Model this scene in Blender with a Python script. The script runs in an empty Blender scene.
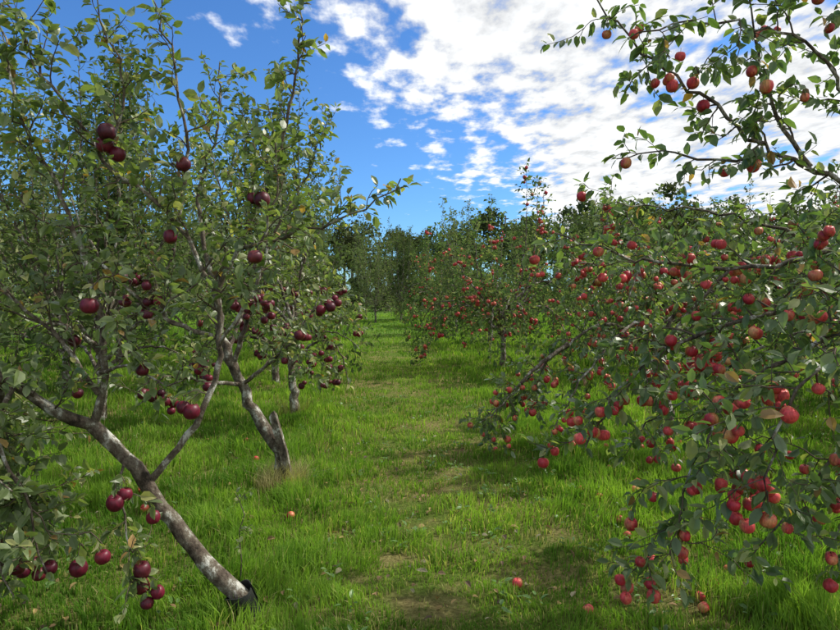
import bpy, math, random
import numpy as np
from mathutils import Vector
rng = np.random.default_rng(11)
scene = bpy.context.scene
COL = scene.collection

# ------------------------------------------------------------------ helpers
def nrm(a):
    a = np.asarray(a, float)
    return a / (np.linalg.norm(a, axis=-1, keepdims=True) + 1e-9)

def make_mesh(name, V, loops, starts, mat, cols=None, smooth=False):
    me = bpy.data.meshes.new(name)
    me.vertices.add(len(V)); me.vertices.foreach_set("co", np.ascontiguousarray(V, np.float32).ravel())
    me.loops.add(len(loops)); me.loops.foreach_set("vertex_index", np.ascontiguousarray(loops, np.int32))
    me.polygons.add(len(starts)); me.polygons.foreach_set("loop_start", np.ascontiguousarray(starts, np.int32))
    me.update(calc_edges=True)
    me.polygons.foreach_set("use_smooth", np.full(len(starts), smooth, bool))
    if cols is not None:
        at = me.color_attributes.new("Col", 'FLOAT_COLOR', 'POINT')
        c = np.ones((len(V), 4), np.float32); c[:, :3] = cols
        at.data.foreach_set("color", c.ravel())
    me.materials.append(mat)
    return me

def stamp(T, F, M, P, tcol=None, icol=None):
    n, k = len(P), len(T)
    V = (np.einsum('nij,kj->nki', M, T) + P[:, None, :]).reshape(-1, 3)
    fl = np.concatenate([np.array(f) for f in F]); sz = np.array([len(f) for f in F])
    loops = (fl[None, :] + (np.arange(n) * k)[:, None]).ravel()
    st = np.concatenate([[0], np.cumsum(sz)[:-1]])
    starts = (st[None, :] + (np.arange(n) * len(fl))[:, None]).ravel()
    C = None
    if icol is not None:
        C = np.repeat(icol, k, axis=0)
        if tcol is not None:
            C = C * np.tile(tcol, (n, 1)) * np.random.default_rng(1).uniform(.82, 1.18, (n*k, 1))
    return V, loops, starts, C

def obj(name, me, parent=None):
    o = bpy.data.objects.new(name, me); COL.objects.link(o)
    if parent: o.parent = parent
    return o
def empty(name, loc=(0, 0, 0), rot=0, sc=1):
    e = bpy.data.objects.new(name, None); COL.objects.link(e)
    e.location = loc; e.rotation_euler = (0, 0, rot); e.scale = (sc, sc, sc); e.empty_display_size = .2
    return e

def vnoise(x, y, seed=0):
    r = np.random.default_rng(seed); G = r.random((256, 256))
    xi = np.floor(x).astype(int); yi = np.floor(y).astype(int)
    fx = x - xi; fy = y - yi; fx = fx*fx*(3-2*fx); fy = fy*fy*(3-2*fy)
    g = lambda a, b: G[a % 256, b % 256]
    return (g(xi, yi)*(1-fx)+g(xi+1, yi)*fx)*(1-fy)+(g(xi, yi+1)*(1-fx)+g(xi+1, yi+1)*fx)*fy
def fb(x, y, s, seed=0):
    return .55*vnoise(x*s, y*s, seed)+.3*vnoise(x*s*2.1+9, y*s*2.1, seed+1)+.15*vnoise(x*s*4.3, y*s*4.3+5, seed+2)
def gh(x, y):
    x = np.asarray(x, float); y = np.asarray(y, float)
    return (fb(x, y, .7, 3)-.5)*.10 + (fb(x, y, 3.1, 5)-.5)*.035

# ------------------------------------------------------------------ materials
def newmat(name):
    m = bpy.data.materials.new(name); m.use_nodes = True
    nt = m.node_tree; nt.nodes.clear()
    return m, nt, nt.nodes.new("ShaderNodeOutputMaterial")

def leaf_mat(name, under=(1.35, 1.3, 1.75), transl=.30, rough=.42, tr_tint=(1.25, 1.4, .5), diffuse=False):
    m, nt, out = newmat(name); N = nt.nodes.new; L = nt.links.new
    at = N("ShaderNodeAttribute"); at.attribute_name = "Col"
    col = at.outputs["Color"]
    if not diffuse:
        geo = N("ShaderNodeNewGeometry")
        u = N("ShaderNodeVectorMath"); u.operation = 'MULTIPLY'; L(col, u.inputs[0]); u.inputs[1].default_value = under
        mx = N("ShaderNodeMix"); mx.data_type = 'RGBA'; L(geo.outputs["Backfacing"], mx.inputs[0]); L(col, mx.inputs[6]); L(u.outputs[0], mx.inputs[7])
        p = N("ShaderNodeBsdfPrincipled"); p.inputs["Roughness"].default_value = rough
        p.inputs["Specular IOR Level"].default_value = .5
        L(mx.outputs[2], p.inputs["Base Color"])
    else:
        p = N("ShaderNodeBsdfDiffuse"); L(col, p.inputs["Color"])
    t = N("ShaderNodeBsdfTranslucent")
    tt = N("ShaderNodeVectorMath"); tt.operation = 'MULTIPLY'; L(col, tt.inputs[0]); tt.inputs[1].default_value = tuple(2.0*c for c in tr_tint)
    L(tt.outputs[0], t.inputs["Color"])
    ms = N("ShaderNodeMixShader"); ms.inputs[0].default_value = transl
    L(p.outputs[0], ms.inputs[1]); L(t.outputs[0], ms.inputs[2]); L(ms.outputs[0], out.inputs[0])
    return m

M_LEAF = leaf_mat("apple_leaf")
M_LEAFBG = leaf_mat("orchard_leaf", transl=.26, diffuse=True, tr_tint=(1.2, 1.3, .65))
M_FAR = leaf_mat("far_foliage", transl=.22, diffuse=True)
M_GRASS = leaf_mat("grass_blade", transl=.36, tr_tint=(1.1, 1.25, .45), diffuse=True)
M_WEED = leaf_mat("weed_leaf", under=(1, 1, 1), transl=.3)
M_DRY = leaf_mat("dry_leaf", under=(1, 1, 1), transl=.15, rough=.8, tr_tint=(1, 1, .7))

def bark_mat():
    m, nt, out = newmat("apple_bark"); N = nt.nodes.new; L = nt.links.new
    tc = N("ShaderNodeTexCoord")
    mp = N("ShaderNodeMapping"); mp.inputs["Scale"].default_value = (1, 1, .7); L(tc.outputs["Object"], mp.inputs[0])
    n1 = N("ShaderNodeTexNoise"); n1.inputs["Scale"].default_value = 14; n1.inputs["Detail"].default_value = 8; n1.inputs["Roughness"].default_value = .72
    L(mp.outputs[0], n1.inputs["Vector"])
    r = N("ShaderNodeValToRGB"); e = r.color_ramp.elements
    e[0].position = .36; e[0].color = (.03, .024, .018, 1); e[1].position = .62; e[1].color = (.56, .56, .51, 1)
    x = r.color_ramp.elements.new(.46); x.color = (.11, .085, .065, 1)
    x = r.color_ramp.elements.new(.545); x.color = (.19, .17, .13, 1)
    L(n1.outputs[0], r.inputs[0])
    n2 = N("ShaderNodeTexNoise"); n2.inputs["Scale"].default_value = 70; n2.inputs["Detail"].default_value = 6; n2.inputs["Roughness"].default_value = .7; L(mp.outputs[0], n2.inputs["Vector"])
    ad = N("ShaderNodeMath"); ad.operation = 'ADD'; L(n1.outputs[0], ad.inputs[0]); L(n2.outputs[0], ad.inputs[1])
    b = N("ShaderNodeBump"); b.inputs["Strength"].default_value = 1.0; b.inputs["Distance"].default_value = .012; L(ad.outputs[0], b.inputs["Height"])
    p = N("ShaderNodeBsdfPrincipled"); p.inputs["Roughness"].default_value = .85; p.inputs["Specular IOR Level"].default_value = .2
    L(r.outputs[0], p.inputs["Base Color"]); L(b.outputs[0], p.inputs["Normal"]); L(p.outputs[0], out.inputs[0])
    return m
M_BARK = bark_mat()
m, nt, out = newmat("twig_bark"); p = nt.nodes.new("ShaderNodeBsdfDiffuse"); p.inputs["Color"].default_value = (.10, .08, .062, 1); nt.links.new(p.outputs[0], out.inputs[0]); M_TWIG = m

def apple_mat():
    m, nt, out = newmat("apple_skin"); N = nt.nodes.new; L = nt.links.new
    at = N("ShaderNodeAttribute"); at.attribute_name = "Col"
    tc = N("ShaderNodeTexCoord"); mp = N("ShaderNodeMapping"); mp.inputs["Scale"].default_value = (1, 1, .35); L(tc.outputs["Object"], mp.inputs[0])
    no = N("ShaderNodeTexNoise"); no.inputs["Scale"].default_value = 110; no.inputs["Detail"].default_value = 4; no.inputs["Roughness"].default_value = .65
    L(mp.outputs[0], no.inputs["Vector"])
    mr = N("ShaderNodeMapRange"); mr.inputs[1].default_value = .35; mr.inputs[2].default_value = .7; mr.inputs[3].default_value = .65; mr.inputs[4].default_value = 1.4
    L(no.outputs[0], mr.inputs[0])
    v = N("ShaderNodeVectorMath"); v.operation = 'SCALE'; L(at.outputs["Color"], v.inputs[0]); L(mr.outputs[0], v.inputs["Scale"])
    p = N("ShaderNodeBsdfPrincipled"); p.inputs["Roughness"].default_value = .45; p.inputs["Specular IOR Level"].default_value = .38
    L(v.outputs[0], p.inputs["Base Color"]); L(p.outputs[0], out.inputs[0])
    return m
M_APPLE = apple_mat()

# ------------------------------------------------------------------ templates
LEAF_T = np.array([[0, 0, 0], [0, .33, -.01], [0, .70, -.04], [0, 1, -.14],
                   [-.23, .22, .05], [-.27, .58, .04], [.23, .22, .05], [.27, .58, .04], [-.13, .84, -.05], [.13, .84, -.05]], float)
LEAF_F = [(0, 1, 4), (1, 2, 5, 4), (2, 3, 8, 5), (0, 6, 1), (1, 6, 7, 2), (2, 7, 9, 3)]
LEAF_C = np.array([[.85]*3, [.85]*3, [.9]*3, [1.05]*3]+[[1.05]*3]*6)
LEAF_T2 = np.array([[0, 0, 0], [-.29, .5, .06], [0, 1, -.1], [.29, .5, .06]], float)
LEAF_F2 = [(0, 2, 1), (0, 3, 2)]

def apple_template(seg, prof):
    V = []; F = []
    for (r, z) in prof[1:-1]:
        for j in range(seg):
            a = 2*math.pi*j/seg; V.append((r*math.cos(a), r*math.sin(a), z))
    top = len(V); V.append((0, 0, prof[0][1])); bot = len(V); V.append((0, 0, prof[-1][1]))
    nr = len(prof)-2
    for i in range(nr-1):
        for j in range(seg):
            a, b = i*seg+j, i*seg+(j+1) % seg; F.append((a, a+seg, b+seg, b))
    for j in range(seg):
        F.append((top, j, (j+1) % seg)); F.append((bot, (nr-1)*seg+(j+1) % seg, (nr-1)*seg+j))
    nbody = len(V)
    for (x, y, z, r) in [(0, 0, prof[0][1]-.05, .05), (.06, .02, 1.6, .05)]:
        for j in range(3):
            a = 2*math.pi*j/3; V.append((x+r*math.cos(a), y+r*math.sin(a), z))
    for j in range(3):
        F.append((nbody+j, nbody+(j+1) % 3, nbody+3+(j+1) % 3, nbody+3+j))
    return np.array(V, float), F, nbody
APPLE_HI = apple_template(14, [(0, .66), (.16, .80), (.42, .90), (.75, .76), (.96, .36), (1, .0), (.93, -.38), (.74, -.70), (.45, -.88), (.2, -.86), (0, -.78)])
APPLE_LO = apple_template(8, [(0, .7), (.4, .88), (.95, .3), (.93, -.3), (.5, -.85), (0, -.8)])

# ------------------------------------------------------------------ tree grower
def catmull(P, step):
    P = np.array(P, float)
    Pe = np.vstack([2*P[0]-P[1], P, 2*P[-1]-P[-2]])
    out = []
    for i in range(1, len(Pe)-2):
        p0, p1, p2, p3 = Pe[i-1:i+3]
        n = max(2, int(np.linalg.norm(p2-p1)/step))
        t = np.linspace(0, 1, n, endpoint=False)[:, None]
        out.append(.5*((2*p1)+(-p0+p2)*t+(2*p0-5*p1+4*p2-p3)*t*t+(-p0+3*p1-3*p2+p3)*t**3))
    out.append(P[-1:])
    return np.vstack(out)

class Tree:
    def __init__(s, hi=True, leaf=.075, lstep=.022, l1=(.3, .7), sp1=.15, up=.3, trop=.05, twig=(.08, .22), sp2=.09,
                 pal=0, droop=.25, seed=0, apple_r=.036, apple_kind='red', wob=.22, amin=.1):
        s.__dict__.update(locals()); s.r = np.random.default_rng(seed)
        s.tubes = []; s.LP = []; s.LD = []; s.cand = []; s.AP = []; s.allpts = []
    def tube(s, pts, r0, r1, sides, flare=0):
        n = len(pts); t = np.linspace(0, 1, n)
        rad = r0+(r1-r0)*t**.8
        if sides >= 7:
            rad = rad*(1+s.r.normal(0, .06, n))
            if flare: rad = rad+flare*np.exp(-t*n*.35)
        s.tubes.append((pts, rad, sides)); s.allpts.append(pts)
    def leaves_along(s, pts, start, step=None, k=1.0):
        step = (step or s.lstep)
        d = np.linalg.norm(np.diff(pts, axis=0), axis=1); cs = np.concatenate([[0], np.cumsum(d)]); L = cs[-1]
        n = int((L-start*L)/step)
        if n < 1: return
        sv = start*L+(np.arange(n)+s.r.random(n))*step
        sv = np.append(np.clip(sv, 0, L), [L, L])
        p = np.stack([np.interp(sv, cs, pts[:, i]) for i in range(3)], 1)
        idx = np.clip(np.searchsorted(cs, sv)-1, 0, len(d)-1)
        tg = nrm(np.diff(pts, axis=0))[idx]
        q = s.r.normal(size=p.shape); perp = nrm(q-tg*(q*tg).sum(1, keepdims=True))
        dd = nrm(tg*s.r.uniform(.2, .9, (len(p), 1))+perp*.85+np.array([0, 0, -s.droop])+s.r.normal(0, .15, p.shape))
        s.LP.append(p+perp*.006); s.LD.append(dd)
    def walk(s, p, d, L, n, trop):
        pts = [p]
        for i in range(n):
            d = nrm(d+s.r.normal(0, s.wob, 3)+np.array([0, 0, trop])); p = p+d*L/n
            if p[2] < .08: p[2] = .08; d[2] = abs(d[2])*.3
            pts.append(p.copy())
        return np.array(pts)
    def side(s, p, tg, L, r, upb):
        q = s.r.normal(size=3); perp = nrm(q-tg*(q@tg))
        d = nrm(tg*s.r.uniform(.2, .9)+perp*.9+np.array([0, 0, upb]))
        pts = s.walk(p, d, L, 6, s.trop)
        s.tube(pts, min(r, .004+L*.008), .0018, 5 if s.hi else 3)
        s.leaves_along(pts, .25)
        nt = max(1, int(L/s.sp2)); tgs = nrm(np.diff(pts, axis=0))
        s.cand.append(pts[2:])
        for k in range(nt):
            f = (k+.6+s.r.uniform(-.3, .3))/nt*6*.95; i = int(np.clip(f, 0, 5)); pp = pts[i]+(pts[i+1]-pts[i])*(f-i)
            q = s.r.normal(size=3); pr = nrm(q-tgs[i]*(q@tgs[i]))
            tl = s.r.uniform(*s.twig)
            tp = s.walk(pp, nrm(tgs[i]*.6+pr*.8+np.array([0, 0, upb*.6])), tl, 3, s.trop)
            s.tube(tp, .0028, .0014, 3); s.leaves_along(tp, .15); s.cand.append(tp[1:])
    def limb(s, P, r0, r1, start=.25, dens=1.0, L=None, up=None, flare=0, jit=.014):
        pts = catmull(P, .07)
        if len(pts) > 4: pts[1:-1] += s.r.normal(0, jit, (len(pts)-2, 3))*np.linspace(.3, 1, len(pts)-2)[:, None]
        s.tube(pts, r0, r1, 10 if s.hi else 5, flare)
        d = np.linalg.norm(np.diff(pts, axis=0), axis=1); cs = np.concatenate([[0], np.cumsum(d)]); T = cs[-1]
        if start >= 1: return pts
        x = start*T+s.r.uniform(0, s.sp1)
        l1 = L or s.l1; u = s.up if up is None else up
        tg = nrm(np.diff(pts, axis=0))
        while x < T:
            i = int(np.clip(np.searchsorted(cs, x)-1, 0, len(d)-1)); f = x/T
            s.side(pts[i].copy(), tg[i], s.r.uniform(*l1)*(1.05-.45*f), (r0+(r1-r0)*f)*.6, u)
            x += s.sp1/dens*s.r.uniform(.6, 1.4)
        s.leaves_along(pts, max(.5, start), step=s.lstep*1.3)
        s.cand.append(pts[int(len(pts)*.4):])
        return pts
    def random_apples(s, n, filt=None, cluster=.45):
        C = np.vstack(s.cand); C = C[C[:, 2] > s.amin+.12]
        if filt is not None: C = C[filt(C)]
        if len(C) == 0: return
        k = 0
        while k < n:
            c = C[s.r.integers(len(C))]; m = 1 if s.r.random() > cluster else s.r.integers(2, 4)
            for j in range(m):
                o = s.r.normal(0, .032, 3)*(1 if m > 1 else .2); o[2] = -.055-abs(o[2])
                s.AP.append(c+o); k += 1
    def explicit_apples(s, L):
        A = np.vstack(s.allpts)
        for a in L:
            a = np.array(a, float); d = np.linalg.norm(A-a, axis=1)+np.where(A[:, 2] < a[2]+.03, .6, 0); b = A[np.argmin(d)]
            top = a+np.array([0, 0, .055]); mid = (b+top)/2+np.array([0, 0, .03])
            tw = catmull([b, mid, top], .04); s.tube(tw, .004, .002, 4); s.leaves_along(tw, .2, step=.02)
            s.AP.append(a)
    def colors(s, n):
        r = s.r.random((n, 1)); g = s.r.random((n, 1))
        P = {0: [(.070, .105, .038), (.150, .195, .076), (.30, .29, .11)],
             1: [(.052, .095, .036), (.120, .172, .066), (.24, .26, .10)],
             2: [(.080, .115, .052), (.150, .190, .088), (.22, .23, .11)],
             3: [(.052, .084, .036), (.096, .132, .056), (.15, .16, .07)]}[s.pal]
        a, b, c = [np.array(x) for x in P]
        col = a+(b-a)*r
        col = np.where(g < .17, b+(c-b)*s.r.random((n, 1)), col)
        if s.hi: col = np.where(g > .975, np.array([.34, .21, .07])*s.r.uniform(.3, 1.1, (n, 1)), col)
        return col
    def meshes(s):
        V = []; Lp = []; St = []; off = 0; lo = 0; MI = []
        for pts, rad, sides in s.tubes:
            n = len(pts); tg = nrm(np.gradient(pts, axis=0)); ref = np.array([.3, .9, .2]) if abs(tg[0][2]) > .5 else np.array([0, 0, 1.])
            a = nrm(np.cross(tg, ref)); b = np.cross(tg, a)
            th = np.arange(sides)*2*math.pi/sides
            ring = pts[:, None, :]+rad[:, None, None]*(np.cos(th)[None, :, None]*a[:, None, :]+np.sin(th)[None, :, None]*b[:, None, :])
            V.append(ring.reshape(-1, 3))
            i = np.arange(n-1)[:, None]*sides; j = np.arange(sides)[None, :]; jn = (j+1) % sides
            q = np.stack([i+j, i+jn, i+sides+jn, i+sides+j], -1).reshape(-1)+off
            Lp.append(q); nf = (n-1)*sides
            MI.append(np.full(nf, 0 if sides >= (8 if s.hi else 5) else 1, np.int32))
            St.append(lo+np.arange(nf)*4); lo += nf*4; off += n*sides
        wood = make_mesh("trunk_and_branches", np.vstack(V), np.concatenate(Lp), np.concatenate(St), M_BARK, smooth=True)
        wood.materials.append(M_TWIG); wood.polygons.foreach_set("material_index", np.concatenate(MI))
        P = np.vstack(s.LP); D = np.vstack(s.LD); n = len(P)
        upv = nrm(np.array([0, 0, 1.])+s.r.normal(0, .55, (n, 3)))
        side = nrm(np.cross(D, upv)); nn = np.cross(side, D)
        sz = s.leaf*s.r.uniform(.5, 1.2, n)[:, None]
        M = np.stack([side*sz*s.r.uniform(.8, 1.15, (n, 1)), D*sz, nn*sz*s.r.uniform(.2, 2.4, (n, 1))], -1)
        T, F = (LEAF_T, LEAF_F) if s.hi else (LEAF_T2, LEAF_F2)
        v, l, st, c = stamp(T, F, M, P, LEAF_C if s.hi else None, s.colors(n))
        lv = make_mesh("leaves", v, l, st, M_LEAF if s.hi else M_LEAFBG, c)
        ap = None
        if s.AP: ap = apples_mesh(np.array(s.AP), s.apple_r, s.apple_kind, s.hi, s.r)
        return wood, lv, ap
    def place(s, loc=(0, 0, 0), name="apple_tree"):
        w, l, a = s.meshes(); e = empty(name, loc)
        obj("trunk_and_branches", w, e); obj("leaves", l, e)
        if a: obj("apples", a, e)
        return e

def apples_mesh(A, rad, kind, hi, r, lying=False):
    T, F, nb = APPLE_HI if hi else APPLE_LO
    n = len(A); R = rad*r.uniform(.72, 1.14, n)
    rx = r.normal(0, 1.2 if lying else .25, n); ry = r.normal(0, .25, n); rz = r.uniform(0, 6.28, n)
    def rot(ax, a):
        c, s_ = np.cos(a), np.sin(a); o = np.ones_like(a); z = np.zeros_like(a)
        m = {'x': [[o, z, z], [z, c, -s_], [z, s_, c]], 'y': [[c, z, s_], [z, o, z], [-s_, z, c]], 'z': [[c, -s_, z], [s_, c, z], [z, z, o]]}[ax]
        return np.moveaxis(np.array(m), -1, 0)
    M = rot('x', rx)@rot('y', ry)@rot('z', rz)*R[:, None, None]*r.uniform(.93, 1.07, (n, 1, 3))
    v, l, st, _ = stamp(T, F, M, A)
    if kind == 'dark': a, b, g = np.array([.055, .003, .014]), np.array([.145, .007, .026]), np.array([.18, .03, .028])
    else: a, b, g = np.array([.34, .014, .030]), np.array([.64, .070, .075]), np.array([.60, .40, .13])
    base = a+(b-a)*r.random((n, 1))
    ph = T[:, 0]
    streak = r.uniform(-.2, .2, (n, len(T), 1))
    w = np.clip((ph*.9-.25+.45*np.abs(T[:, 2])**3)[None, :, None]*r.uniform(0, 1.1, (n, 1, 1))+(streak if kind != 'dark' else 0), 0, .9)
    c = base[:, None, :]*(1-w)+g*w
    c[:, nb:, :] = (.08, .05, .025)
    return make_mesh("apples", v, l, st, M_APPLE, c.reshape(-1, 3), smooth=True)

# ------------------------------------------------------------------ LEFT FRONT TREE (leaning trunk)
t = Tree(seed=1, pal=0, l1=(.22, .52), sp1=.10, up=.35, trop=.03, apple_kind='dark', leaf=.062, lstep=.020, sp2=.08)
t.limb([(-.84, 2.98, -.03), (-.89, 2.98, .08), (-1.03, 2.99, .20), (-1.28, 3.0, .52), (-1.45, 2.98, .78), (-1.60, 2.95, .95)], .044, .034, start=1, flare=.006, jit=.005)
t.limb([(-1.58, 2.95, .94), (-1.72, 2.85, 1.03), (-1.85, 2.78, 1.17), (-2.2, 2.7, 1.42), (-2.5, 2.6, 1.75)], .030, .006, start=.1)
t.limb([(-1.59, 2.95, .94), (-1.51, 2.93, 1.27), (-1.55, 2.9, 1.65), (-1.7, 2.9, 2.03), (-1.86, 2.9, 2.4), (-1.97, 2.9, 2.85)], .020, .004, start=.25, L=(.18, .4))
t.limb([(-1.35, 3.0, .64), (-1.125, 3.05, .925), (-1.03, 3.1, 1.2), (-1.035, 3.1, 1.55), (-1.2, 3.05, 1.93), (-1.5, 2.98, 2.23), (-1.75, 2.9, 2.6), (-1.95, 2.9, 3.0)], .020, .004, start=.3, L=(.15, .35))
t.limb([(-1.035, 3.1, 1.55), (-.92, 3.1, 1.83), (-.76, 3.1, 2.13), (-.64, 3.05, 2.5), (-.58, 3.05, 2.9), (-.55, 3.0, 3.3)], .014, .003, start=.15, L=(.10, .26))
t.limb([(-.93, 3.1, 1.8), (-.66, 3.0, 1.86), (-.40, 2.95, 1.92), (-.20, 2.9, 2.03), (-.09, 2.88, 2.12)], .010, .003, start=.2, L=(.1, .22))
t.limb([(-1.2, 3.05, 1.93), (-1.15, 3.05, 2.3), (-1.2, 3.0, 2.7), (-1.3, 3.0, 3.1)], .011, .003, start=.15, L=(.1, .25))
t.limb([(-1.03, 3.1, 1.3), (-.85, 3.0, 1.55), (-.78, 2.9, 1.75), (-.66, 2.85, 2.1), (-.70, 2.85, 2.45)], .011, .003, start=.2, L=(.12, .3))
t.limb([(-1.5, 2.98, 2.23), (-1.42, 2.95, 2.55), (-1.5, 2.9, 2.95)], .009, .003, start=.1, L=(.1, .22))
t.limb([(-1.85, 2.78, 1.17), (-1.78, 2.55, 1.02), (-1.60, 2.42, .80), (-1.48, 2.38, .48)], .014, .003, start=.3, up=-.1, dens=1.6, L=(.15, .35))
t.limb([(-1.9, 2.76, 1.2), (-1.95, 2.6, .95), (-1.8, 2.5, .65), (-1.66, 2.45, .35)], .014, .003, start=.1, up=-.1, dens=1.8, L=(.2, .42))
t.limb([(-1.9, 2.76, 1.2), (-2.0, 2.9, .9), (-1.9, 2.95, .6), (-1.78, 2.95, .35)], .014, .003, start=.1, up=-.1, dens=1.8, L=(.2, .42))
t.limb([(-1.9, 2.76, 1.2), (-1.85, 2.5, 1.1), (-1.7, 2.35, 1.0), (-1.52, 2.25, .85)], .012, .003, start=.1, up=-.05, dens=1.5, L=(.15, .35))
t.limb([(-1.45, 2.98, .78), (-1.42, 2.85, .70), (-1.34, 2.75, .48), (-1.30, 2.7, .25)], .008, .002, start=.45, up=-.1, L=(.08, .16))
t.limb([(-1.5, 2.93, 1.27), (-1.3, 2.8, 1.45), (-1.15, 2.75, 1.5), (-.95, 2.7, 1.65)], .010, .003, start=.1, L=(.12, .35))
t.limb([(-1.55, 2.93, 1.2), (-1.35, 2.8, 1.25), (-1.2, 2.75, 1.2), (-1.05, 2.7, 1.2)], .010, .003, start=.2, L=(.1, .22))
t.limb([(-1.55, 2.93, 1.1), (-1.75, 2.9, 1.4), (-2.1, 2.9, 1.7), (-2.3, 2.9, 2.1)], .014, .003, start=.15, dens=1.3)
t.random_apples(12, lambda C: C[:, 2] < 1.7)
t.explicit_apples([(-1.50, 2.94, 2.29), (-1.45, 2.96, 2.25), (-1.47, 2.9, 2.34), (-.77, 3.0, 2.04), (-.82, 3.02, 2.05), (-.70, 2.6, 1.74), (-1.22, 3, 1.86), (-1.46, 2.7, 1.53),
    (-1.7, 3, 1.355), (-1.69, 3, 1.09), (-1.46, 3, 1.66), (-1.24, 2.8, .545), (-1.32, 2.5, .49), (-1.54, 2.5, .445), (-1.25, 2.7, .34),
    (-1.19, 2.72, .23), (-1.23, 2.7, .19), (-1.27, 2.74, .25), (-1.39, 2.75, .63), (-1.36, 2.78, .66), (-1.13, 3, 1.0), (-1.15, 3, 2.21), (-1.17, 3.0, 1.02), (-1.45, 2.55, .42)])
treeA = t.place()

# ------------------------------------------------------------------ LEFT SECOND TREE
t = Tree(seed=2, pal=0, l1=(.25, .6), sp1=.13, up=.35, trop=.05, apple_kind='dark', leaf=.066, lstep=.025)
t.limb([(-1.08, 4.9, -.03), (-1.11, 4.9, .15), (-1.13, 4.9, .3), (-1.27, 4.9, .50), (-1.44, 4.9, .84), (-1.58, 4.9, 1.2), (-1.64, 4.9, 1.6)], .056, .03, start=1, flare=.035)
t.limb([(-1.64, 4.9, 1.55), (-1.76, 4.9, 2.3), (-1.6, 4.9, 2.9), (-1.58, 4.9, 3.4)], .024, .004, start=.1)
t.limb([(-1.5, 4.9, 1.0), (-1.32, 4.8, 1.52), (-1.12, 4.8, 2.1), (-.85, 4.8, 2.55), (-.72, 4.8, 2.9)], .022, .004, start=.2)
t.limb([(-1.58, 4.9, 1.2), (-1.95, 4.8, 1.35), (-2.35, 4.7, 1.7), (-2.6, 4.7, 2.1), (-2.7, 4.7, 2.5)], .022, .004, start=.2)
t.limb([(-1.44, 4.9, .84), (-1.15, 4.8, 1.05), (-.95, 4.8, 1.25), (-.78, 4.8, 1.6)], .018, .004, start=.15)
t.limb([(-1.44, 4.9, .84), (-1.6, 4.6, .9), (-1.8, 4.3, 1.0), (-1.95, 4.2, .8)], .018, .004, start=.3)
t.limb([(-1.55, 4.9, 1.1), (-1.5, 5.3, 1.5), (-1.3, 5.6, 2.0), (-1.1, 5.8, 2.5)], .018, .004, start=.2)
t.limb([(-1.64, 4.9, 1.6), (-1.45, 4.6, 1.9), (-1.4, 4.4, 2.2), (-1.5, 4.4, 2.6)], .016, .003, start=.2)
t.limb([(-2.0, 4.8, 1.4), (-2.2, 4.9, 2.0), (-2.15, 4.9, 2.4), (-2.2, 4.9, 2.9)], .014, .003, start=.1)
t.random_apples(70, lambda C: (C[:, 2] < 1.8), cluster=.65)
t.place()
V = []; F = []
for k_, (cx, cy, zz_, s_) in enumerate([(-1.02, 4.84, -.05, .030), (-1.09, 4.84, .30, .028), (-1.17, 4.83, .60, .026), (-1.175, 4.83, .63, .012)]):
    for dx, dy in ((-1, -1), (1, -1), (1, 1), (-1, 1)): V.append((cx+dx*s_, cy+dy*s_, zz_+.01*dx))
for k_ in range(3):
    for j in range(4): F += [k_*4+j, k_*4+(j+1) % 4, k_*4+4+(j+1) % 4, k_*4+4+j]
F += [12, 13, 14, 15]
obj("wooden_stake", make_mesh("wooden_stake", np.array(V), np.array(F), np.arange(len(F)//4)*4, M_BARK))

# ------------------------------------------------------------------ LEFT THIRD TREE
t = Tree(seed=3, pal=0, l1=(.3, .7), sp1=.13, up=.1, trop=-.02, apple_kind='dark', leaf=.080, lstep=.03, sp2=.1)
t.limb([(-1.6, 7.8, -.03), (-1.62, 7.8, .3), (-1.66, 7.8, .65), (-1.6, 7.8, 1.1)], .055, .035, start=1, flare=.02)
for P in ([(-1.65, 7.8, .65), (-1.3, 7.6, .95), (-1.0, 7.4, .9), (-.85, 7.3, .45)], [(-1.6, 7.8, 1.0), (-1.2, 7.7, 1.5), (-1.0, 7.6, 1.6), (-.85, 7.5, 1.2)],
          [(-1.6, 7.8, 1.1), (-1.5, 7.8, 1.9), (-1.2, 7.8, 2.5), (-1.1, 7.8, 3.0)], [(-1.6, 7.8, 1.1), (-2.0, 7.6, 1.6), (-2.4, 7.5, 2.0), (-2.6, 7.5, 2.6)],
          [(-1.66, 7.8, .7), (-2.0, 7.5, 1.0), (-2.4, 7.2, 1.0), (-2.6, 7.1, .7)], [(-1.62, 7.8, .9), (-1.7, 8.3, 1.5), (-1.6, 8.8, 2.0)],
          [(-1.62, 7.8, .9), (-1.5, 7.3, 1.2), (-1.4, 6.9, 1.1), (-1.3, 6.7, .7)], [(-1.6, 7.8, 1.1), (-1.9, 7.9, 2.0), (-2.0, 7.9, 2.8), (-1.9, 7.9, 3.3)]):
    t.limb(P, .025, .004, start=.2)
t.random_apples(150, lambda C: (C[:, 2] < 1.7) & (C[:, 2] > .25), cluster=.75)
t.place()

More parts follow.
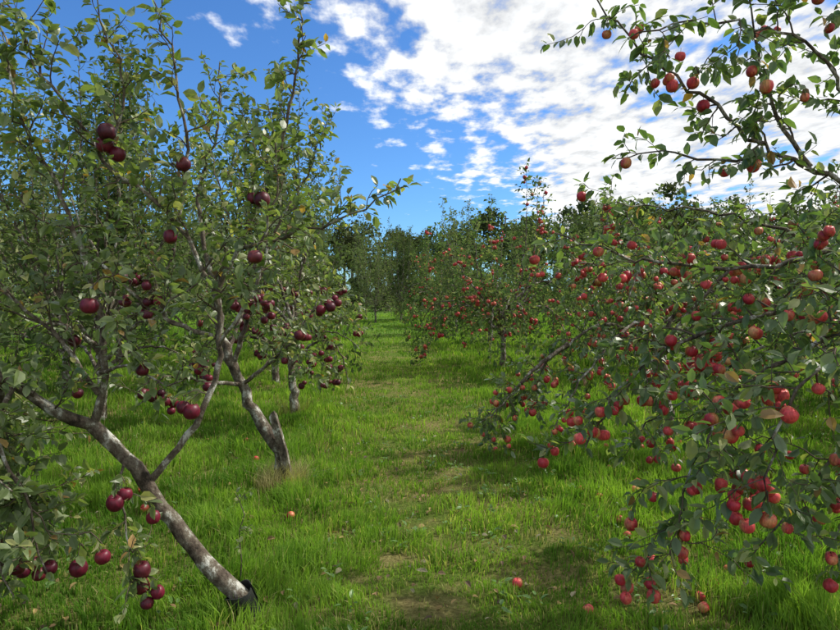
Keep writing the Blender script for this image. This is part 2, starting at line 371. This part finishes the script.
# ------------------------------------------------------------------ RIGHT FRONT TREE
t = Tree(seed=4, pal=1, l1=(.25, .55), sp1=.11, up=.05, trop=-.05, apple_kind='red', leaf=.068, lstep=.023, apple_r=.0275, droop=.3)
t.limb([(3.3, 3.6, -.03), (3.28, 3.6, .5), (3.2, 3.6, 1.0), (3.1, 3.55, 1.4)], .075, .05, start=1, flare=.03)
t.limb([(3.2, 3.6, 1.2), (2.75, 3.5, 1.65), (2.27, 3.3, 1.80), (1.73, 3.3, 1.71), (1.11, 3.4, 1.80), (.78, 3.55, 1.93)], .028, .004, start=.25, dens=.9)
t.limb([(3.1, 3.55, 1.4), (2.6, 3.2, 2.0), (2.06, 3.0, 2.14), (1.72, 3.0, 2.26), (1.37, 3, 2.53), (1.08, 3, 2.75), (.85, 3, 3.0)], .024, .004, start=.35, L=(.15, .38), dens=.85)
t.limb([(1.9, 3, 2.2), (1.70, 3, 2.5), (1.62, 3, 2.8), (1.55, 3, 3.15)], .012, .003, start=.15, L=(.12, .4), dens=.9)
t.limb([(2.5, 3.15, 2.05), (2.1, 3.0, 2.5), (1.8, 2.9, 2.75), (1.3, 2.85, 2.83), (.95, 2.85, 2.75)], .014, .003, start=.2, L=(.15, .4), dens=.9)
t.limb([(1.72, 3.0, 2.26), (1.5, 3.1, 2.25), (1.25, 3.2, 2.32), (1.05, 3.3, 2.30)], .009, .003, start=.1, L=(.1, .28), dens=.8)
t.limb([(2.6, 3.2, 2.0), (2.4, 3.1, 2.6), (2.0, 3.0, 3.1), (1.5, 2.95, 3.2)], .018, .003, start=.2, dens=1.1)
t.limb([(3.2, 3.6, 1.0), (2.6, 3.3, 1.5), (2.1, 3.1, 1.52), (1.57, 3, 1.45), (1.27, 3.1, 1.3), (.98, 3.1, 1.04), (.86, 3.15, .78)], .026, .004, start=.3, dens=1.1)
t.limb([(2.6, 3.3, 1.5), (2.1, 2.8, 1.5), (1.79, 2.6, 1.43), (1.49, 2.6, 1.26), (1.25, 2.6, 1.0), (1.15, 2.6, .72), (1.14, 2.6, .38)], .02, .003, start=.3, dens=1.25)
t.limb([(2.1, 2.8, 1.5), (1.75, 2.4, 1.45), (1.42, 2.2, 1.3), (1.28, 2.2, 1.02), (1.24, 2.2, .78)], .014, .003, start=.2, dens=1.1)
t.limb([(3.2, 3.6, 1.1), (2.7, 3.0, 1.3), (2.2, 2.8, 1.1), (1.8, 2.7, .8), (1.5, 2.7, .42)], .024, .003, start=.3, dens=1.2)
t.limb([(2.75, 3.5, 1.65), (2.2, 3.7, 1.95), (1.7, 3.8, 2.1), (1.2, 3.9, 2.15)], .016, .003, start=.2, dens=.8)
t.limb([(2.6, 3.3, 1.5), (2.1, 3.6, 1.3), (1.7, 3.7, 1.0), (1.3, 3.8, .7)], .016, .003, start=.2, dens=1.0)
t.limb([(3.2, 3.6, 1.2), (3.0, 3.2, 1.6), (2.6, 2.7, 1.8), (2.2, 2.5, 1.9)], .02, .003, start=.3, dens=1.1)
t.limb([(2.9, 3.4, 1.5), (2.5, 3.0, 1.2), (2.2, 2.9, .8), (2.0, 2.9, .4)], .018, .003, start=.3, dens=1.2)
t.random_apples(360, lambda C: (C[:, 2] < 2.0), cluster=.4)
t.random_apples(42, lambda C: (C[:, 2] > 2.0), cluster=.4)
t.explicit_apples([(1.27, 2.2, .76), (1.1, 2.5, .58), (.90, 3.0, 2.83), (1.32, 3.0, 2.6), (1.55, 2.9, 2.62), (1.62, 2.9, 2.55), (1.8, 2.9, 2.5), (1.62, 3.0, 2.2)])
t.place()

# ------------------------------------------------------------------ RIGHT SECOND TREE
t = Tree(seed=5, pal=1, l1=(.28, .6), sp1=.13, up=.05, trop=-.05, apple_kind='red', leaf=.074, lstep=.027, apple_r=.030, droop=.35)
t.limb([(2.7, 6.6, -.03), (2.66, 6.6, .5), (2.6, 6.6, 1.0)], .08, .055, start=1, flare=.03)
for P in ([(2.6, 6.6, .9), (2.0, 6.4, 1.25), (1.5, 6.2, 1.05), (1.05, 6.2, .65), (.65, 6.2, .28)], [(2.6, 6.6, 1.0), (2.1, 6.3, 1.7), (1.6, 6.0, 1.85), (1.3, 5.8, 1.7)],
          [(2.6, 6.6, .9), (2.2, 6.0, 1.3), (1.7, 5.5, 1.1), (1.3, 5.2, .7), (1.1, 5.1, .35)], [(2.6, 6.6, 1.0), (2.3, 6.0, 1.7), (2.0, 5.4, 1.9), (1.7, 5.0, 1.5)],
          [(2.6, 6.6, 1.0), (2.5, 6.6, 1.8), (2.3, 6.6, 2.3), (2.0, 6.6, 2.6)], [(2.6, 6.6, 1.0), (3.2, 6.3, 1.8), (3.8, 6.0, 2.1), (4.3, 5.8, 1.8)],
          [(2.6, 6.6, .9), (3.0, 6.0, 1.4), (3.3, 5.4, 1.3), (3.5, 5.0, .8)], [(2.6, 6.6, 1.0), (3.0, 6.8, 1.8), (3.3, 7.0, 2.4)],
          [(2.6, 6.6, 1.0), (2.4, 7.2, 1.7), (2.2, 7.7, 1.8), (2.0, 8.0, 1.5)], [(2.6, 6.6, .9), (2.6, 5.9, 1.1), (2.6, 5.3, .9), (2.5, 5.0, .4)],
          [(1.5, 6.2, 1.05), (1.1, 6.0, .8), (.8, 5.9, .5), (.5, 5.9, .26)]):
    t.limb(P, .026, .004, start=.2)
t.random_apples(400, lambda C: C[:, 2] > .2, cluster=.45)
t.place()

# ------------------------------------------------------------------ generic orchard trees
def orchard(seed, h=3.4, spread=1.7, weep=0, kind='red', napple=80, pal=2, leaf=.11, lstep=.048, nl=9, trunk=.75, shoots=6):
    t = Tree(hi=False, seed=seed, pal=pal, l1=(.4, .9), sp1=.18, up=.25 if not weep else .05, trop=.06 if not weep else -.06,
             apple_kind=kind, leaf=leaf, lstep=lstep, sp2=.13, twig=(.12, .3), apple_r=.038, wob=.2)
    t.limb([(0, 0, -.05), (.03, 0, trunk*.5), (0, .03, trunk), (.02, 0, trunk*1.5)], .07, .045, start=1, flare=.02)
    for i in range(nl):
        a = 2*math.pi*i/nl+t.r.uniform(-.3, .3); R = spread*t.r.uniform(.6, 1.05); H = h*t.r.uniform(.6, 1.0) if i % 2 else h*t.r.uniform(.35, .6)
        c, s_ = math.cos(a), math.sin(a); z0 = trunk*t.r.uniform(.8, 1.5)
        if weep and i % 2 == 0:
            P = [(0, 0, z0), (R*.45*c, R*.45*s_, z0+.6), (R*.85*c, R*.85*s_, z0+.5), (R*1.1*c, R*1.1*s_, .35)]
        elif i % 3 == 0:
            P = [(0, 0, z0), (R*.5*c, R*.5*s_, z0+.3), (R*.9*c, R*.9*s_, z0+.2), (R*1.1*c, R*1.1*s_, .55)]
        else:
            P = [(0, 0, z0), (R*.45*c, R*.45*s_, z0+(H-z0)*.35), (R*.8*c, R*.8*s_, z0+(H-z0)*.7), (R*.9*c, R*.9*s_, H)]
        t.limb(P, .032, .004, start=.2)
    for i in range(shoots):
        a = t.r.uniform(0, 6.28); R = spread*t.r.uniform(.1, .6); x, y = R*math.cos(a), R*math.sin(a)
        t.limb([(0, 0, trunk*1.3), (x*.7, y*.7, h*.5), (x, y, h*.8), (x*1.05, y*1.05, h*t.r.uniform(1.0, 1.35))], .025, .003, start=.3, L=(.12, .34))
    if napple: t.random_apples(napple, lambda C: C[:, 2] > .3, cluster=.5)
    return t.meshes()
def inst(ms, x, y, rot, sc=1.0):
    e = empty("apple_tree", (x, y, float(gh(x, y))), rot, sc)
    obj("trunk_and_branches", ms[0], e); obj("leaves", ms[1], e)
    if ms[2]: obj("apples", ms[2], e)

inst(orchard(20, h=3.2, spread=1.9, weep=1, kind='red', napple=400, pal=1, leaf=.10, lstep=.042, nl=12, trunk=.75, shoots=4), 1.7, 12.6, .4)
V1 = orchard(21, h=3.9, spread=1.6, pal=2, napple=0, shoots=10, nl=10)
V2 = orchard(22, h=3.6, spread=1.7, pal=2, kind='dark', napple=60, shoots=9, nl=10)
V3 = orchard(23, h=2.9, spread=1.9, weep=1, kind='red', napple=200, pal=1, nl=12, shoots=4)
V4 = orchard(24, h=4.2, spread=1.5, pal=3, napple=0, shoots=13, nl=9)
VS = [V1, V2, V3, V4]
lay = [
 (3, -2.5, 10.6, 1.02), (0, -3.2, 13.8, 1.0), (3, -3.9, 17, 1.0), (0, -4.5, 21, 1.05), (1, -4.9, 25, 1.1), (3, -5.2, 30, 1.1),
 (3, -3.9, 7.4, .95), (0, -4.4, 5.0, .68), (0, -5.6, 9.6, 1.0), (3, -6.4, 13, 1.1), (1, -7.2, 17, 1.1), (0, -8, 22, 1.1),
 (1, -6.6, 6.2, .9), (3, -8.3, 9.4, 1.0), (0, -9.6, 13.5, 1.05), (3, -10.8, 18, 1.1), (1, -12, 24, 1.2), (0, -12.5, 10.5, 1.0), (3, -15, 16, 1.1), (0, -4.2, 3.1, .6),
 (2, 2.0, 17.5, 1.0), (0, 1.3, 22, .95), (2, .9, 26.5, 1.1), (3, -1.0, 31.5, 1.0), (0, -3.0, 34, 1.1), (2, .8, 33, 1.2), (1, -2.2, 30, .8),
 (2, 4.0, 10.5, .9), (2, 5.4, 13.5, .95), (1, 5.2, 17.5, .85), (3, 4.8, 22, .85), (0, 4.6, 28, .95),
 (2, 6.3, 9.0, .9), (1, 8.3, 12.5, .8), (3, 8.6, 17, .85), (0, 8.4, 23, .9), (2, 5.6, 6.2, .85), (1, 8.6, 8.4, .75), (0, 11.5, 12, .75), (3, 12.5, 18, .85), (0, 13, 26, 1.0), (1, 9, 31, 1.0), (0, 17, 22, .9), (3, 19, 30, 1.0)]
rr = random.Random(5)
for k, x, y, sc in lay: inst(VS[k], x, y, rr.uniform(0, 6.28), sc)

# ------------------------------------------------------------------ distant forest
def forest(name, rows, seed):
    r = np.random.default_rng(seed); P = []; Nn = []; S = []; C = []
    tubes = Tree(hi=False, seed=seed)
    for (x0, x1, y0, y1, n, hmin, hmax, low) in rows:
        for i in range(n):
            x = x0+(x1-x0)*(i+r.uniform(.1, .9))/n; y = r.uniform(y0, y1); H = r.uniform(hmin, hmax); W = H*r.uniform(.26, .36)
            tubes.tube(np.array([(x, y, 0), (x, y, H*.4), (x+.3, y, H*.7)]), .25, .08, 6)
            tone = r.uniform(.7, 1.25); hue = r.uniform(-.15, .25)
            for c in range(18):
                v = nrm(r.normal(size=3)); v[2] = v[2]*.9
                cc = np.array([x, y, H*(.28 if low and c % 3 == 0 else .56)])+v*np.array([W*.9, W*.9, H*(.36 if low else .32)])*r.uniform(.4, 1.05); R = W*r.uniform(.22, .44)
                m = 150; d = nrm(r.normal(size=(m, 3)))
                P.append(cc+d*R*r.uniform(.4, 1.2, (m, 1))*np.array([1, 1, .8])); Nn.append(nrm(d+r.normal(0, .6, (m, 3)))); S.append(r.uniform(.18, .40, m)*max(H, 6)/11)
                ct = tone*r.uniform(.8, 1.25)
                C.append(np.array([.055+.03*hue, .072, .038])*ct*r.uniform(.7, 1.3, (m, 1)))
    P = np.vstack(P); Nn = np.vstack(Nn); S = np.concatenate(S)[:, None]; C = np.vstack(C)
    ok = P[:, 2] > .1; P, Nn, S, C = P[ok], Nn[ok], S[ok], C[ok]
    a = nrm(np.cross(Nn, r.normal(size=Nn.shape))); b = np.cross(Nn, a)
    M = np.stack([a*S, b*S, Nn*S], -1)
    v, l, st, c = stamp(LEAF_T2*np.array([1.6, 1, 1])-np.array([0, .5, 0]), LEAF_F2, M, P, None, C)
    e = empty(name); obj("foliage", make_mesh("foliage", v, l, st, M_FAR, c), e)
    tubes.LP = [P[:1]]; tubes.LD = [Nn[:1]]
    obj("trunks", tubes.meshes()[0], e)
forest("distant_trees", [(-55, 9, 66, 80, 18, 10.5, 12.5, 0), (9, 85, 64, 78, 22, 12.5, 16, 0), (-50, 70, 54, 62, 28, 7.5, 10, 1), (12, 60, 46, 52, 12, 8.5, 11, 1), (-32, 42, 44, 48, 44, 3.0, 5.0, 1)], 77)

# ------------------------------------------------------------------ ground
def axis(a, b, dn, lim):
    v = list(np.arange(a, b, dn)); s = dn
    while v[-1] < lim: s *= 1.25; v.append(v[-1]+s)
    s = dn
    while v[0] > -lim: s *= 1.25; v.insert(0, v[0]-s)
    return np.array(v)
xs = axis(-7, 7, .1, 500); ys = axis(.5, 16, .1, 500)
X, Y = np.meshgrid(xs, ys); Z = gh(X, Y)*np.clip(1.5-np.hypot(X, Y)/60, 0, 1)
V = np.stack([X, Y, Z], -1).reshape(-1, 3); nx, ny = len(xs), len(ys)
i = (np.arange(ny-1)[:, None]*nx+np.arange(nx-1)[None, :]).ravel()
loops = np.stack([i, i+1, i+nx+1, i+nx], 1).ravel()
m, nt, out = newmat("grass_ground"); N = nt.nodes.new; L = nt.links.new
tc = N("ShaderNodeTexCoord")
n1 = N("ShaderNodeTexNoise"); n1.inputs["Scale"].default_value = 1.3; n1.inputs["Detail"].default_value = 6; n1.inputs["Roughness"].default_value = .7; L(tc.outputs["Object"], n1.inputs["Vector"])
n2 = N("ShaderNodeTexNoise"); n2.inputs["Scale"].default_value = 45; n2.inputs["Detail"].default_value = 5; n2.inputs["Roughness"].default_value = .75; L(tc.outputs["Object"], n2.inputs["Vector"])
r1 = N("ShaderNodeValToRGB"); e = r1.color_ramp.elements; e[0].position = .42; e[0].color = (.085, .13, .03, 1); e[1].position = .62; e[1].color = (.19, .17, .08, 1)
r2 = N("ShaderNodeValToRGB"); e = r2.color_ramp.elements; e[0].position = .3; e[0].color = (.4, .38, .3, 1); e[1].position = .68; e[1].color = (1.6, 1.5, 1.4, 1)
L(n1.outputs[0], r1.inputs[0]); L(n2.outputs[0], r2.inputs[0])
mu = N("ShaderNodeVectorMath"); mu.operation = 'MULTIPLY'; L(r1.outputs[0], mu.inputs[0]); L(r2.outputs[0], mu.inputs[1])
sx = N("ShaderNodeSeparateXYZ"); L(tc.outputs["Object"], sx.inputs[0])
fr = N("ShaderNodeMapRange"); L(sx.outputs[1], fr.inputs[0]); fr.inputs[1].default_value = 12; fr.inputs[2].default_value = 24
fm = N("ShaderNodeMix"); fm.data_type = 'RGBA'; L(fr.outputs[0], fm.inputs[0]); L(mu.outputs[0], fm.inputs[6]); fm.inputs[7].default_value = (.10, .18, .035, 1)
bp = N("ShaderNodeBump"); bp.inputs["Distance"].default_value = .02; L(n2.outputs[0], bp.inputs["Height"])
p = N("ShaderNodeBsdfDiffuse")
L(fm.outputs[2], p.inputs["Color"]); L(bp.outputs[0], p.inputs["Normal"]); L(p.outputs[0], out.inputs[0])
obj("ground", make_mesh("ground", V, loops, np.arange(len(i))*4, m, smooth=True))

# ------------------------------------------------------------------ grass
def blades(name, x, y, h, w, col, lean=.45, seed=0, parent=None, mat=None):
    r = np.random.default_rng(seed); n = len(x); z = gh(x, y)*np.clip(1.5-np.hypot(x, y)/60, 0, 1)-.004
    th = r.uniform(0, 6.28, n); side = np.stack([np.cos(th), np.sin(th), np.zeros(n)], 1)
    fld = 6.28*2*vnoise(x*1.7, y*1.7, 91)
    ph = fld+r.normal(0, 1.3, n); ln = np.abs(r.normal(0, lean, n))
    ld = np.stack([np.cos(ph), np.sin(ph), np.zeros(n)], 1)*ln[:, None]
    B = np.stack([x, y, z], 1); up = np.array([0, 0, 1.])
    mid = B+(ld*.28+up*.55)*h[:, None]; tip = B+(ld*1.0+up*(1-.25*np.clip(ln, 0, 1.6))[:, None])*h[:, None]
    w = w[:, None]
    V = np.stack([B-side*w*.5, B+side*w*.5, mid-side*w*.42, mid+side*w*.42, tip], 1).reshape(-1, 3)
    o = np.arange(n)*5
    loops = np.stack([o, o+1, o+3, o+2, o+2, o+3, o+4], 1).ravel()
    starts = np.stack([np.arange(n)*7, np.arange(n)*7+4], 1).ravel()
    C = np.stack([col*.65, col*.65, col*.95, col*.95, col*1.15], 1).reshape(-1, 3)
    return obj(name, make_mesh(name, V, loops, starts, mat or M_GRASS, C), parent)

N_ = 340000
rad = 1.7*np.exp(rng.random(N_)*math.log(42/1.7)); ang = rng.uniform(-.82, .82, N_)
x = rad*np.sin(ang); y = rad*np.cos(ang)
xc = .55-.08*y
lane = np.exp(-((x-xc)/1.05)**4)
pn = fb(x, y, 1.1, 21); pz = fb(x, y, 2.6, 23)
bare = np.zeros(N_)
for (bx, by, br) in [(-.02, 3.1, .24), (-.1, 3.55, .17), (.12, 3.0, .14), (.87, 3.85, .18), (.1, 4.1, .14), (.5, 3.3, .12), (-.2, 4.5, .15), (.3, 5.2, .18), (1.3, 3.1, .2), (-.5, 3.9, .1), (0, 5.8, .2), (.2, 4.8, .14), (-.35, 3.3, .1)]:
    bare = np.maximum(bare, np.exp(-(((x-bx)**2+(y-by)**2)/br**2)))
guard = np.exp(-(((x+.84)**2+(y-2.9)**2)/.16**2))
keep = rng.random(N_) > np.clip(bare*.85+guard*.9+np.clip((fb(x, y, 2.7, 31)-.56)*4.5, 0, .65)*lane, 0, .93)
x, y, rad, lane, pn, bare, pz = [a[keep] for a in (x, y, rad, lane, pn, bare, pz)]; n = len(x)
tuft = fb(x, y, 4.2, 41)
h = (.028+.19*np.clip(tuft-.36, 0, 1)+.03*rng.random(n))*(1.5-.75*lane)*(1+.008*rad)*(1-.4*bare)*(.4+1.2*pn)
w = (.0026+.00090*rad)*rng.uniform(.7, 1.3, n)
c0, c1, c2 = np.array([.080, .165, .026]), np.array([.22, .335, .055]), np.array([.38, .35, .16])
f = np.clip(rng.random(n)*.5+(pn-.42)*1.1+(pz-.5)*1.5, 0, 1)[:, None]
col = c0+(c1-c0)*f
dry = rng.random(n) < (.05+.12*lane*np.clip((fb(x, y, 2.3, 51)-.45)*5, 0, 1)+.35*bare); col[dry] = c2*rng.uniform(.5, 1.1, (dry.sum(), 1))
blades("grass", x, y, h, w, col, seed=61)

def tuftset(name, cx, cy, R, n, hh, seed, colr):
    r = np.random.default_rng(seed); a = r.uniform(0, 6.28, n); q = R*np.sqrt(r.random(n))
    xx, yy = cx+q*np.cos(a), cy+q*np.sin(a)
    return blades(name, xx, yy, hh*r.uniform(.4, 1.1, n), r.uniform(.002, .0045, n), np.array(colr)*r.uniform(.6, 1.2, (n, 1)), lean=.6, seed=seed)
tuftset("dry_grass_tuft", -1.1, 4.80, .20, 800, .30, 71, (.34, .30, .16))
tuftset("dry_grass_tuft", -1.6, 7.75, .2, 250, .28, 72, (.2, .2, .08))
tuftset("grass_tuft", -.72, 3.12, .16, 160, .17, 73, (.15, .25, .04))
tr_ = np.random.default_rng(33)
for k in range(34):
    sd_ = 1 if k % 2 else -1; cy = tr_.uniform(3.0, 8.5); cx = .5-.08*cy+sd_*tr_.uniform(.5, 2.2)
    if (cx+.84)**2+(cy-2.98)**2 > .12: tuftset("grass_tuft", cx, cy, tr_.uniform(.12, .26), 200, tr_.uniform(.13, .2), 80+k, (.14, .25, .04))

# broad-leaved weeds
r = np.random.default_rng(90); P = []; D = []
for k in range(300):
    a = r.uniform(-.6, .6); q = r.uniform(2.6, 9); cx, cy = q*math.sin(a), q*math.cos(a)
    m_ = r.integers(4, 10); q2 = r.uniform(.01, .05)
    for j in range(m_):
        t_ = r.uniform(0, 6.28); P.append((cx+q2*math.cos(t_), cy+q2*math.sin(t_), float(gh(cx, cy))+r.uniform(.02, .06))); D.append((math.cos(t_), math.sin(t_), r.uniform(.0, .7)))
P = np.array(P); D = nrm(np.array(D)); n = len(P); sd = nrm(np.cross(D, np.array([0, 0, 1.])+r.normal(0, .25, (n, 3)))); nn = np.cross(sd, D); sz = r.uniform(.02, .055, (n, 1))
v, l, st, c = stamp(LEAF_T, LEAF_F, np.stack([sd*sz*.8, D*sz, nn*sz], -1), P, LEAF_C, np.array([.10, .19, .045])*r.uniform(.7, 1.3, (n, 1)))
obj("broadleaf_weeds", make_mesh("broadleaf_weeds", v, l, st, M_WEED, c))

# fallen leaves
n = 1100; a = r.uniform(-.75, .75, n); q = r.uniform(2.3, 9, n); xx, yy = q*np.sin(a), q*np.cos(a)
P = np.stack([xx, yy, gh(xx, yy)+r.uniform(.012, .06, n)], 1); t_ = r.uniform(0, 6.28, n)
D = nrm(np.stack([np.cos(t_), np.sin(t_), r.normal(0, .25, n)], 1)); sd = nrm(np.cross(D, np.array([0, 0, 1.])+r.normal(0, .35, (n, 3)))); nn = np.cross(sd, D); sz = r.uniform(.03, .055, (n, 1))
pal = np.array([(.22, .14, .06), (.28, .20, .07), (.12, .08, .04), (.24, .22, .13)])[r.integers(0, 4, n)]*r.uniform(.6, 1.1, (n, 1))
v, l, st, c = stamp(LEAF_T, LEAF_F, np.stack([sd*sz, D*sz, nn*sz*2], -1), P, LEAF_C, pal)
obj("fallen_leaves", make_mesh("fallen_leaves", v, l, st, M_DRY, c))

# fallen apples
fa = [(.52, 3.2), (.83, 2.95), (1.43, 3.02), (1.46, 3.12), (1.25, 4.7), (.75, 6.0), (1.75, 3.4), (1.9, 4.1), (-.9, 4.2), (1.6, 3.25), (1.95, 3.1), (1.35, 3.5)]
fr_ = np.random.default_rng(17)
for k in range(30): fa.append((fr_.uniform(1.3, 3.4), fr_.uniform(2.9, 8.0)))
for k in range(5): fa.append((fr_.uniform(-2.2, -1.2), fr_.uniform(3.4, 8.0)))
fa = np.array([(x_, y_, float(gh(x_, y_))+.030) for x_, y_ in fa])
obj("fallen_apples", apples_mesh(fa, .029, 'red', True, r, lying=True))

# black tree guard round leaning trunk
seg, Rg, hg = 28, .064, .13; V = []; F = []
for i in range(seg+1):
    a = 2*math.pi*i/seg*.95; q = 1+.05*math.sin(a*3)
    for (rr_, zz) in ((Rg, -.04), (Rg*1.08, hg+.012*math.sin(a*2)), (Rg*1.08-.004, hg+.012*math.sin(a*2)), (Rg-.004, -.04)):
        V.append((rr_*q*math.cos(a), rr_*q*math.sin(a), zz))
for i in range(seg):
    for j in range(4):
        jn = (j+1) % 4; F += [i*4+j, i*4+jn, (i+1)*4+jn, (i+1)*4+j]
m, nt, out = newmat("black_rubber"); N = nt.nodes.new; L = nt.links.new
p = N("ShaderNodeBsdfPrincipled"); no = N("ShaderNodeTexNoise"); no.inputs["Scale"].default_value = 30
cr = N("ShaderNodeValToRGB"); cr.color_ramp.elements[0].color = (.008, .008, .009, 1); cr.color_ramp.elements[1].color = (.04, .04, .042, 1)
L(no.outputs[0], cr.inputs[0]); L(cr.outputs[0], p.inputs["Base Color"]); p.inputs["Roughness"].default_value = .45; L(p.outputs[0], out.inputs[0])
g = obj("tree_guard", make_mesh("tree_guard", np.array(V), np.array(F), np.arange(len(F)//4)*4, m)); g.location = (-.85, 2.98, float(gh(-.85, 2.98))); g.rotation_euler = (0, -.42, .4)

t = Tree(seed=9, pal=0, l1=(.05, .1), sp1=.1, leaf=.035, lstep=.02, sp2=.2, twig=(.03, .05))
t.limb([(-.97, 3.28, -.02), (-.98, 3.27, .2), (-.96, 3.27, .36), (-1.0, 3.27, .5)], .004, .002, start=.35)
t.place(name="young_shoot")

# ------------------------------------------------------------------ world
SUN_EL, SUN_AZ = math.radians(47), math.radians(70)
w = bpy.data.worlds.new("World"); scene.world = w; w.use_nodes = True
nt = w.node_tree; nt.nodes.clear(); N = nt.nodes.new; L = nt.links.new
out = N("ShaderNodeOutputWorld"); bg = N("ShaderNodeBackground"); bg.inputs[1].default_value = .15
sky = N("ShaderNodeTexSky"); sky.sky_type = 'NISHITA'; sky.sun_disc = False; sky.sun_elevation = SUN_EL; sky.sun_rotation = SUN_AZ; sky.ozone_density = 3.0; sky.air_density = 1.0; sky.dust_density = .3
def MA(op, a, b=None, c=None):
    n_ = N("ShaderNodeMath"); n_.operation = op
    for i_, v_ in enumerate((a, b, c)):
        if v_ is None: continue
        if isinstance(v_, (int, float)): n_.inputs[i_].default_value = v_
        else: L(v_, n_.inputs[i_])
    return n_.outputs[0]
tc = N("ShaderNodeTexCoord"); sp = N("ShaderNodeSeparateXYZ"); L(tc.outputs["Generated"], sp.inputs[0])
zz = MA('ADD', MA('MAXIMUM', sp.outputs[2], 0.0), .05)
u = MA('DIVIDE', sp.outputs[0], zz); v = MA('DIVIDE', sp.outputs[1], zz)
cb = N("ShaderNodeCombineXYZ"); L(u, cb.inputs[0]); L(MA('MULTIPLY', v, .6), cb.inputs[1])
def noise(scale, detail, rough, dist=0):
    n_ = N("ShaderNodeTexNoise"); n_.inputs["Scale"].default_value = scale; n_.inputs["Detail"].default_value = detail; n_.inputs["Roughness"].default_value = rough; n_.inputs["Distortion"].default_value = dist
    L(cb.outputs[0], n_.inputs["Vector"]); return n_.outputs[0]
nl = noise(1.1, 2, .5); ns = noise(6.5, 6, .56)
mask = MA('SUBTRACT', MA('ADD', u, 1.30), MA('MULTIPLY', v, .36))
mk = N("ShaderNodeMapRange"); L(mask, mk.inputs[0]); mk.inputs[1].default_value = -.7; mk.inputs[2].default_value = .9; mk.inputs[3].default_value = -.15; mk.inputs[4].default_value = .125
dn = MA('ADD', MA('ADD', MA('MULTIPLY', nl, .5), MA('MULTIPLY', ns, .6)), mk.outputs[0])
cm = N("ShaderNodeMapRange"); cm.interpolation_type = 'SMOOTHSTEP'; L(dn, cm.inputs[0]); cm.inputs[1].default_value = .515; cm.inputs[2].default_value = .65
tint = N("ShaderNodeVectorMath"); tint.operation = 'MULTIPLY'; L(sky.outputs[0], tint.inputs[0]); tint.inputs[1].default_value = (.46, .78, 1.14)
cc = N("ShaderNodeMapRange"); L(MA('ADD', ns, MA('MULTIPLY', nl, .4)), cc.inputs[0]); cc.inputs[1].default_value = .6; cc.inputs[2].default_value = .80; cc.inputs[3].default_value = 5.2; cc.inputs[4].default_value = 8.0
cv = N("ShaderNodeVectorMath"); cv.operation = 'SCALE'; cv.inputs[0].default_value = (.96, .98, 1.0); L(cc.outputs[0], cv.inputs["Scale"])
mx = N("ShaderNodeMix"); mx.data_type = 'RGBA'; L(cm.outputs[0], mx.inputs[0]); L(tint.outputs[0], mx.inputs[6]); L(cv.outputs[0], mx.inputs[7])
L(mx.outputs[2], bg.inputs[0]); L(bg.outputs[0], out.inputs[0])

sd = bpy.data.lights.new("sun", 'SUN'); sd.energy = 5.0; sd.angle = math.radians(1.5); sd.color = (1, .94, .83)
so = bpy.data.objects.new("sun", sd); COL.objects.link(so)
dirn = Vector((math.sin(SUN_AZ)*math.cos(SUN_EL), math.cos(SUN_AZ)*math.cos(SUN_EL), math.sin(SUN_EL)))
so.rotation_euler = dirn.to_track_quat('Z', 'Y').to_euler(); so.location = (6, 6, 8)

# ------------------------------------------------------------------ camera
cd = bpy.data.cameras.new("camera"); cd.sensor_width = 36; cd.lens = 26.2; cd.clip_start = .05; cd.clip_end = 2000
co = bpy.data.objects.new("camera", cd); COL.objects.link(co); co.location = (0, 0, 1.6); co.rotation_euler = (math.radians(90-2.34), 0, 0)
scene.camera = co
scene.view_settings.view_transform = 'Standard'; scene.view_settings.look = 'None'; scene.view_settings.exposure = 0
